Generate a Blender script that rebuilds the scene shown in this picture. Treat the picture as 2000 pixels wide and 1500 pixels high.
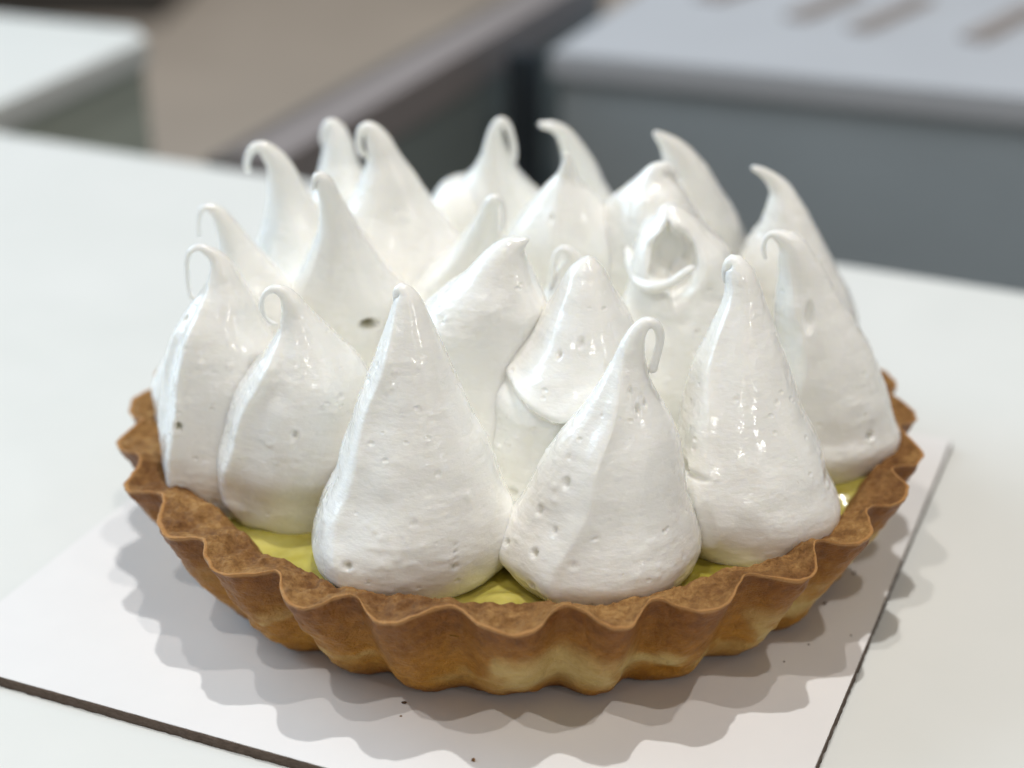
import bpy, bmesh, math, random
import numpy as np
from mathutils import Matrix, Vector

S = bpy.context.scene
for o in list(bpy.data.objects):
    bpy.data.objects.remove(o, do_unlink=True)

# ------------------------------------------------------------------ camera
cd = bpy.data.cameras.new("camera")
co = bpy.data.objects.new("camera", cd)
S.collection.objects.link(co)
right = Vector((0.99994358, -0.00608312, -0.00870857))
up = Vector((0.01048511, 0.43363922, 0.90102558))
fwd = Vector((0.00170467, 0.90106605, -0.43367853))
m = Matrix((right, up, -fwd)).transposed().to_4x4()
m.translation = Vector((-0.00247269, -0.34424134, 0.19920151))
co.matrix_world = m
cd.sensor_width = 36.0
cd.lens = 3290.358 / 2000 * 36.0
cd.clip_start = 0.01
cd.clip_end = 50
cd.dof.use_dof = True
cd.dof.focus_distance = 0.325
cd.dof.aperture_fstop = 59.2 / 8.4
S.camera = co

# ------------------------------------------------------------------ light
W = bpy.data.worlds.new("World")
S.world = W
W.use_nodes = True
bg = W.node_tree.nodes["Background"]
bg.inputs[0].default_value = (1.0, 0.925, 0.83, 1)
bg.inputs[1].default_value = 0.16


def lamp(name, loc, power, col, size):
    l = bpy.data.lights.new(name, 'POINT')
    l.energy = power
    l.color = col
    l.shadow_soft_size = size
    o = bpy.data.objects.new(name, l)
    S.collection.objects.link(o)
    o.location = loc
    return o


lamp("ceiling_spot", (0.10, 0.33, 2.2), 86.0, (1.0, 0.985, 0.955), 0.024)
lamp("ceiling_spot", (-0.65, -0.62, 2.2), 42.0, (1.0, 0.94, 0.88), 0.024)
lamp("ceiling_spot", (0.56, -0.62, 2.2), 40.0, (1.0, 0.94, 0.88), 0.024)

# small unseen lights added behind the viewer to put glints on the wet meringue
lamp("glint_light", (1.5, -1.9, 1.5), 15.0, (1.0, 0.98, 0.94), 0.11)
lamp("glint_light", (-1.3, -1.9, 1.5), 7.0, (1.0, 0.98, 0.94), 0.09)
lamp("glint_light", (0.35, -2.4, 1.7), 11.0, (1.0, 0.98, 0.94), 0.10)

# a large pale window somewhere to the left behind the table
wl = bpy.data.lights.new("window_light", 'AREA')
wl.shape = 'RECTANGLE'
wl.size, wl.size_y = 1.6, 1.4
wl.energy = 44.0
wl.color = (0.60, 0.81, 1.0)
wo = bpy.data.objects.new("window_light", wl)
S.collection.objects.link(wo)
wo.location = (-1.9, 1.0, 1.1)
wo.rotation_euler = (Vector((-0.1, 0.1, 0)) - Vector(wo.location)).to_track_quat('-Z', 'Y').to_euler()
# unseen spot added over the room behind to brighten its floor
sl = bpy.data.lights.new("floor_fill_spot", 'SPOT')
sl.energy = 190.0
sl.spot_size = math.radians(74)
sl.spot_blend = 0.5
sl.shadow_soft_size = 0.15
sl.color = (1.0, 0.97, 0.92)
so = bpy.data.objects.new("floor_fill_spot", sl)
S.collection.objects.link(so)
so.location = (-0.1, 3.3, 2.0)

S.view_settings.view_transform = 'Standard'
S.view_settings.look = 'None'
S.view_settings.exposure = -0.04
S.view_settings.gamma = 1.0
S.view_settings.use_curve_mapping = False
S.render.engine = 'CYCLES'
S.cycles.use_denoising = True
S.cycles.max_bounces = 12
S.cycles.diffuse_bounces = 8


# ------------------------------------------------------------------ helpers
def put(name, me, mat, parent=None, smooth=True):
    o = bpy.data.objects.new(name, me)
    S.collection.objects.link(o)
    if mat:
        me.materials.append(mat)
    if smooth:
        me.polygons.foreach_set('use_smooth', [True] * len(me.polygons))
    if parent:
        o.parent = parent
    return o


def tag(o, label=None, cat=None, group=None, kind=None):
    if label: o["label"] = label
    if cat: o["category"] = cat
    if group: o["group"] = group
    if kind: o["kind"] = kind
    return o


def empty(name, loc=(0, 0, 0)):
    o = bpy.data.objects.new(name, None)
    o.location = loc
    o.empty_display_size = 0.01
    S.collection.objects.link(o)
    return o


def grid_mesh(name, V, closed_u=True, closed_v=False):
    """V: (nv, nu, 3) array; u is the closed direction."""
    nv, nu = V.shape[:2]
    me = bpy.data.meshes.new(name)
    idx = np.arange(nv * nu).reshape(nv, nu)
    a = idx[:-1] if not closed_v else idx
    b = idx[1:] if not closed_v else np.roll(idx, -1, 0)
    if closed_u:
        f = np.stack([a, np.roll(a, -1, 1), np.roll(b, -1, 1), b], -1).reshape(-1, 4)
    else:
        f = np.stack([a[:, :-1], a[:, 1:], b[:, 1:], b[:, :-1]], -1).reshape(-1, 4)
    me.vertices.add(nv * nu)
    me.vertices.foreach_set('co', V.reshape(-1).astype(np.float32))
    me.loops.add(f.size)
    me.loops.foreach_set('vertex_index', f.reshape(-1).astype(np.int32))
    me.polygons.add(len(f))
    me.polygons.foreach_set('loop_start', np.arange(0, f.size, 4, dtype=np.int32))
    me.polygons.foreach_set('loop_total', np.full(len(f), 4, dtype=np.int32))
    me.update(calc_edges=True)
    me.validate()
    return me


def box_bm(bm, c, s, rz=0.0, bevel=0.0, segs=2):
    r = bmesh.ops.create_cube(bm, size=1.0)
    vs = r['verts']
    bmesh.ops.scale(bm, vec=s, verts=vs)
    if bevel:
        es = list({e for v in vs for e in v.link_edges})
        g = bmesh.ops.bevel(bm, geom=es, offset=bevel, segments=segs, affect='EDGES', profile=0.5)
        vs = list({v for f in g['faces'] for v in f.verts} | {v for v in vs if v.is_valid})
        vs = [v for v in bm.verts if v.is_valid and v in set(vs)]
    bmesh.ops.rotate(bm, cent=(0, 0, 0), matrix=Matrix.Rotation(rz, 3, 'Z'), verts=vs)
    bmesh.ops.translate(bm, vec=c, verts=vs)


def box_obj(name, c, s, mat, parent=None, rz=0.0, bevel=0.0):
    bm = bmesh.new()
    box_bm(bm, (0, 0, 0), s, rz, bevel)
    me = bpy.data.meshes.new(name)
    bm.to_mesh(me)
    bm.free()
    o = put(name, me, mat, parent, smooth=False)
    o.location = c
    return o


def _hash(ix, iy, iz, seed):
    h = (ix * 374761393 + iy * 668265263 + iz * 2147483647 + seed * 974711) & 0xffffffff
    h = ((h ^ (h >> 13)) * 1274126177) & 0xffffffff
    h = (h ^ (h >> 16)) & 0xffffffff
    h = (h * 2246822519) & 0xffffffff
    return ((h ^ (h >> 15)) & 0xffffff) / float(0xffffff) * 2 - 1


def vnoise(P, seed=0):
    """value noise in -1..1, P: (...,3)"""
    P = np.asarray(P, dtype=np.float64)
    i = np.floor(P).astype(np.int64)
    f = P - i
    f = f * f * f * (f * (f * 6 - 15) + 10)
    out = 0
    for dx in (0, 1):
        wx = f[..., 0] if dx else 1 - f[..., 0]
        for dy in (0, 1):
            wy = f[..., 1] if dy else 1 - f[..., 1]
            for dz in (0, 1):
                wz = f[..., 2] if dz else 1 - f[..., 2]
                out = out + wx * wy * wz * _hash(i[..., 0] + dx, i[..., 1] + dy, i[..., 2] + dz, seed)
    return out


def fbm(P, seed=0, oct=3, gain=0.5):
    a, t, s = 1.0, 0, 1.0
    for k in range(oct):
        t = t + a * vnoise(np.asarray(P) * s, seed + k * 17)
        a *= gain
        s *= 2.03
    return t


# ------------------------------------------------------------------ materials
class NT:
    def __init__(self, name):
        self.m = bpy.data.materials.new(name)
        self.m.use_nodes = True
        self.t = self.m.node_tree
        self.b = self.t.nodes['Principled BSDF']
        self.out = self.t.nodes['Material Output']

    def n(self, typ, **kw):
        x = self.t.nodes.new(typ)
        for k, v in kw.items():
            if k.startswith('i_'):
                x.inputs[k[2:]].default_value = v
            else:
                setattr(x, k, v)
        return x

    def l(self, a, b):
        self.t.links.new(a, b)

    def noise(self, scale, detail=3, rough=0.55, vec=None, dist=0.0):
        x = self.n('ShaderNodeTexNoise')
        x.inputs['Scale'].default_value = scale
        x.inputs['Detail'].default_value = detail
        x.inputs['Roughness'].default_value = rough
        x.inputs['Distortion'].default_value = dist
        if vec is None:
            vec = self.coord()
        self.l(vec, x.inputs['Vector'])
        return x.outputs['Fac']

    def coord(self, scale=None):
        if not hasattr(self, 'tc'):
            self.tc = self.n('ShaderNodeTexCoord')
        v = self.tc.outputs['Object']
        if scale:
            mp = self.n('ShaderNodeMapping')
            mp.inputs['Scale'].default_value = scale
            self.l(v, mp.inputs['Vector'])
            v = mp.outputs['Vector']
        return v

    def ramp(self, fac, stops):
        r = self.n('ShaderNodeValToRGB')
        e = r.color_ramp.elements
        while len(e) < len(stops):
            e.new(0.5)
        for k, (p, c) in enumerate(stops):
            e[k].position = p
            e[k].color = (*c, 1) if len(c) == 3 else c
        self.l(fac, r.inputs['Fac'])
        return r.outputs['Color']

    def mix(self, fac, a, b, mode='MIX'):
        x = self.n('ShaderNodeMix', data_type='RGBA', blend_type=mode)
        for sock, v in ((x.inputs[0], fac), (x.inputs[6], a), (x.inputs[7], b)):
            if isinstance(v, (int, float)):
                sock.default_value = v
            elif isinstance(v, tuple):
                sock.default_value = (*v, 1)
            else:
                self.l(v, sock)
        return x.outputs[2]

    def math(self, op, a, b=0.0, clamp=False):
        x = self.n('ShaderNodeMath', operation=op, use_clamp=clamp)
        for s, v in ((x.inputs[0], a), (x.inputs[1], b)):
            if isinstance(v, (int, float)):
                s.default_value = v
            else:
                self.l(v, s)
        return x.outputs[0]

    def attr(self, name):
        x = self.n('ShaderNodeAttribute', attribute_name=name)
        return x.outputs['Fac']

    def bump(self, h, strength, dist, normal=None):
        x = self.n('ShaderNodeBump')
        x.inputs['Strength'].default_value = strength
        x.inputs['Distance'].default_value = dist
        self.l(h, x.inputs['Height'])
        if normal is not None:
            self.l(normal, x.inputs['Normal'])
        return x.outputs['Normal']

    def set(self, **kw):
        for k, v in kw.items():
            k = k.replace('_', ' ')
            if isinstance(v, (int, float)):
                self.b.inputs[k].default_value = v
            elif isinstance(v, tuple):
                self.b.inputs[k].default_value = (*v, 1) if (len(v) == 3 and 'Color' in k) else v
            else:
                self.l(v, self.b.inputs[k])
        return self


def mat_meringue():
    t = NT('meringue')
    stain = t.attr('stain')
    col = t.mix(stain, (0.93, 0.925, 0.885), (0.30, 0.26, 0.07))
    wet = t.noise(150, 3, 0.6)
    rough = t.math('MULTIPLY_ADD', wet, 0.35)
    rr = t.n('ShaderNodeMapRange')
    rr.inputs[1].default_value = 0.35
    rr.inputs[2].default_value = 0.65
    rr.inputs[3].default_value = 0.16
    rr.inputs[4].default_value = 0.42
    t.l(wet, rr.inputs[0])
    t.t.nodes.remove(rough.node)
    h1 = t.noise(360, 4, 0.6, t.coord((1, 1, 2.4)))
    h2 = t.noise(1500, 2, 0.6)
    v = t.n('ShaderNodeTexVoronoi', feature='F1')
    v.inputs['Scale'].default_value = 260
    v.inputs['Randomness'].default_value = 1.0
    t.l(t.coord((1, 1, 1.4)), v.inputs['Vector'])
    pore = t.n('ShaderNodeMapRange')
    pore.inputs[1].default_value = 0.05
    pore.inputs[2].default_value = 0.22
    t.l(v.outputs['Distance'], pore.inputs[0])
    sel = t.math('GREATER_THAN', t.noise(60, 2, 0.5, t.coord((1.1, 1, 1))), 0.58)
    pp = t.math('MULTIPLY', t.math('SUBTRACT', 1.0, pore.outputs[0]), sel)
    n1 = t.bump(h1, 0.36, 0.0005)
    n2 = t.bump(h2, 0.15, 0.0002, n1)
    n3 = t.bump(t.math('SUBTRACT', 1.0, pp), 0.6, 0.0005, n2)
    # wet, glittering streaks running down the peaks
    wm = t.n('ShaderNodeMapRange', interpolation_type='SMOOTHSTEP')
    wm.inputs[1].default_value = 0.38
    wm.inputs[2].default_value = 0.60
    t.l(t.noise(130, 2, 0.5, t.coord((1, 1, 0.22))), wm.inputs[0])
    gl = t.n('ShaderNodeBump')
    gl.inputs['Distance'].default_value = 0.0004
    gl.inputs['Strength'].default_value = 0.12
    t.l(t.noise(560, 2, 0.5), gl.inputs['Height'])
    t.l(gl.outputs['Normal'], t.b.inputs['Coat Normal'])
    t.l(t.math('MULTIPLY', wm.outputs[0], 0.75), t.b.inputs['Coat Weight'])
    t.b.inputs['Coat Roughness'].default_value = 0.09
    rgh = t.math('MULTIPLY', rr.outputs[0], t.math('SUBTRACT', 1.0, t.math('MULTIPLY', wm.outputs[0], 0.6)))
    t.set(Base_Color=col, Roughness=rgh, Normal=n3, Subsurface_Weight=0.55, Subsurface_Scale=0.0022,
          Specular_IOR_Level=0.6)
    t.b.inputs['Subsurface Radius'].default_value = (1.0, 0.92, 0.75)
    t.b.inputs['IOR'].default_value = 1.4
    return t.m


def mat_crust():
    t = NT('baked_pastry')
    hgt = t.attr('height')       # 0 bottom .. 1 rim, wobbling like the browning does
    top = t.attr('topface')
    sc = t.coord()
    big = t.noise(42, 3, 0.55, t.coord((1, 1, 1.3)), 0.4)
    fine = t.noise(420, 5, 0.65)
    grain = t.noise(1500, 3, 0.7)
    # browning
    golden = t.ramp(fine, [(0.25, (0.34, 0.135, 0.012)), (0.75, (0.57, 0.275, 0.036))])
    brown = t.ramp(fine, [(0.25, (0.125, 0.038, 0.003)), (0.75, (0.29, 0.105, 0.011))])
    pale = t.ramp(fine, [(0.25, (0.54, 0.37, 0.12)), (0.75, (0.68, 0.52, 0.23))])
    # pale patches low on the wall
    r1 = t.n('ShaderNodeMapRange', interpolation_type='SMOOTHSTEP')
    r1.inputs[1].default_value = 0.47
    r1.inputs[2].default_value = 0.60
    t.l(big, r1.inputs[0])
    band = t.ramp(hgt, [(0.0, (0, 0, 0)), (0.16, (0.25, 0.25, 0.25)), (0.32, (1, 1, 1)), (0.5, (0.8, 0.8, 0.8)), (0.68, (0, 0, 0))])
    rgb = t.n('ShaderNodeRGBToBW')
    t.l(band, rgb.inputs[0])
    pf = t.math('MULTIPLY', r1.outputs[0], rgb.outputs[0])
    upf = t.ramp(hgt, [(0.25, (0, 0, 0)), (0.55, (0.45, 0.45, 0.45)), (0.92, (1, 1, 1))])
    c = t.mix(upf, golden, brown)
    c = t.mix(pf, c, pale)
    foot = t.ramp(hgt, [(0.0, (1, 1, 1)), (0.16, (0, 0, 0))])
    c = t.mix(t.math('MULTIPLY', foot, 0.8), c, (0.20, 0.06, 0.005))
    crumb = t.ramp(t.noise(430, 8, 0.8), [(0.28, (0.12, 0.052, 0.014)), (0.46, (0.26, 0.13, 0.038)), (0.60, (0.39, 0.22, 0.075)), (0.76, (0.62, 0.42, 0.20))])
    toast = t.ramp(t.noise(70, 3, 0.6), [(0.38, (0.62, 0.52, 0.42)), (0.62, (1.05, 1.05, 1.05))])
    crumb = t.mix(1.0, crumb, toast, 'MULTIPLY')
    c = t.mix(top, c, crumb)
    edge = t.attr('edge')
    c = t.mix(edge, c, (0.44, 0.225, 0.075))
    h = t.math('ADD', t.math('MULTIPLY', t.noise(300, 5, 0.7), 1.0), t.math('MULTIPLY', grain, 0.25))
    n = t.bump(h, 1.0, 0.0011)
    n2 = t.bump(t.noise(900, 4, 0.7), 0.5, 0.0004, n)
    ro = t.mix(top, (0.46, 0.46, 0.46), (0.7, 0.7, 0.7))
    rb_ = t.n('ShaderNodeRGBToBW')
    t.l(ro, rb_.inputs[0])
    # hairline cracks in the baked wall
    ck = t.n('ShaderNodeTexVoronoi', feature='DISTANCE_TO_EDGE')
    ck.inputs['Scale'].default_value = 95
    wob = t.n('ShaderNodeVectorMath', operation='MULTIPLY_ADD')
    nn = t.n('ShaderNodeTexNoise')
    nn.inputs['Scale'].default_value = 160
    nn.inputs['Detail'].default_value = 4
    t.l(t.coord(), nn.inputs['Vector'])
    wob.inputs[1].default_value = (0.012, 0.012, 0.012)
    t.l(nn.outputs['Color'], wob.inputs[0])
    t.l(t.coord((1, 1, 1.6)), wob.inputs[2])
    t.l(wob.outputs[0], ck.inputs['Vector'])
    cm = t.math('MULTIPLY', t.math('LESS_THAN', ck.outputs['Distance'], 0.010), t.math('GREATER_THAN', t.noise(48, 2, 0.5, t.coord((1.1, 1, 1))), 0.57))
    c = t.mix(t.math('MULTIPLY', cm, 0.0), c, (0.09, 0.032, 0.008))
    n2 = t.bump(t.math('SUBTRACT', 1.0, cm), 0.0, 0.0005, n2)
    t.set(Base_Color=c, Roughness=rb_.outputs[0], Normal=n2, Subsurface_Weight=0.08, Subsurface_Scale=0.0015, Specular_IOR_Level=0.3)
    t.b.inputs['Subsurface Radius'].default_value = (1.0, 0.5, 0.25)
    return t.m


def mat_curd():
    t = NT('lemon_curd')
    n = t.noise(90, 3, 0.6)
    c = t.ramp(n, [(0.3, (0.33, 0.275, 0.03)), (0.7, (0.58, 0.51, 0.14))])
    t.set(Base_Color=c, Roughness=0.16, Subsurface_Weight=0.45, Subsurface_Scale=0.003, Specular_IOR_Level=0.5,
          Normal=t.bump(t.noise(260, 3, 0.6), 0.25, 0.0006))
    t.b.inputs['Subsurface Radius'].default_value = (1.0, 0.85, 0.2)
    return t.m


def mat_plain(name, col, rough=0.5, var=0.04, scale=30, spec=0.4, bumps=0.0, bscale=800):
    t = NT(name)
    a = tuple(max(0, x * (1 - var)) for x in col)
    b = tuple(min(1, x * (1 + var)) for x in col)
    c = t.ramp(t.noise(scale, 4, 0.6), [(0.3, a), (0.7, b)])
    t.set(Base_Color=c, Roughness=rough, Specular_IOR_Level=spec)
    if bumps:
        t.set(Normal=t.bump(t.noise(bscale, 3, 0.6), bumps, 0.0002))
    return t.m


def mat_board_top():
    t = NT('coated_card')
    c = t.ramp(t.noise(40, 4, 0.6), [(0.3, (0.79, 0.785, 0.785)), (0.7, (0.82, 0.815, 0.815))])
    # a few small crumbs' grease specks
    v = t.n('ShaderNodeTexVoronoi', feature='F1')
    v.inputs['Scale'].default_value = 75
    t.l(t.coord(), v.inputs['Vector'])
    sel = t.math('LESS_THAN', v.outputs['Distance'], 0.022)
    s2 = t.math('GREATER_THAN', t.noise(35, 2), 0.56)
    c = t.mix(t.math('MULTIPLY', sel, s2), c, (0.22, 0.15, 0.09))
    t.set(Base_Color=c, Roughness=0.38, Specular_IOR_Level=0.35, Normal=t.bump(t.noise(1200, 3, 0.6), 0.08, 0.0002))
    return t.m


def mat_table():
    t = NT('white_laminate')
    c = t.ramp(t.noise(14, 5, 0.6), [(0.3, (0.72, 0.735, 0.71)), (0.7, (0.76, 0.77, 0.75))])
    v = t.n('ShaderNodeTexVoronoi', feature='F1')
    v.inputs['Scale'].default_value = 60
    t.l(t.coord(), v.inputs['Vector'])
    sel = t.math('LESS_THAN', v.outputs['Distance'], 0.018)
    s2 = t.math('GREATER_THAN', t.noise(30, 2), 0.6)
    c = t.mix(t.math('MULTIPLY', sel, s2), c, (0.40, 0.38, 0.33))
    t.set(Base_Color=c, Roughness=0.45, Specular_IOR_Level=0.4, Normal=t.bump(t.noise(1800, 3, 0.6), 0.06, 0.0002))
    return t.m


def mat_card_edge():
    t = NT('brown_card')
    c = t.ramp(t.noise(700, 4, 0.7, t.coord((1, 1, 3))), [(0.3, (0.075, 0.052, 0.038)), (0.7, (0.15, 0.11, 0.085))])
    t.set(Base_Color=c, Roughness=0.9, Normal=t.bump(t.noise(1500, 3), 0.5, 0.0004))
    return t.m


M_MER, M_CRUST, M_CURD = mat_meringue(), mat_crust(), mat_curd()
M_TABLE, M_CARD, M_EDGE = mat_table(), mat_board_top(), mat_card_edge()
M_FLOOR = mat_plain('warm_floor', (0.37, 0.33, 0.29), 0.45, 0.12, 2.0)
M_GREEN = mat_plain('grey_green_panel', (0.52, 0.55, 0.47), 0.5, 0.06, 8)
M_WALLTOP = mat_plain('grey_rail', (0.27, 0.245, 0.245), 0.45, 0.06, 8)
M_WALLTOP2 = mat_plain('dark_grey_rail', (0.15, 0.138, 0.13), 0.45, 0.06, 8)
M_SLATE = mat_plain('slate_panel', (0.38, 0.44, 0.48), 0.45, 0.08, 6)
M_SLATE_D = mat_plain('dark_slate_panel', (0.21, 0.245, 0.24), 0.45, 0.08, 6)
M_BLACK = mat_plain('shade_black', (0.022, 0.030, 0.038), 0.6, 0.05, 8)  # near-black colour that stands for shade in the panel corner
M_LILAC = mat_plain('pale_lilac_counter', (0.50, 0.525, 0.565), 0.4, 0.04, 6)
M_DARK = mat_plain('dark_cabinet', (0.05, 0.045, 0.04), 0.6, 0.1, 6)
M_CRUMB = mat_plain('dark_crumb', (0.10, 0.055, 0.03), 0.8, 0.2, 900)
M_STRIP = mat_plain('brown_strip', (0.30, 0.265, 0.25), 0.6, 0.1, 40)

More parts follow.
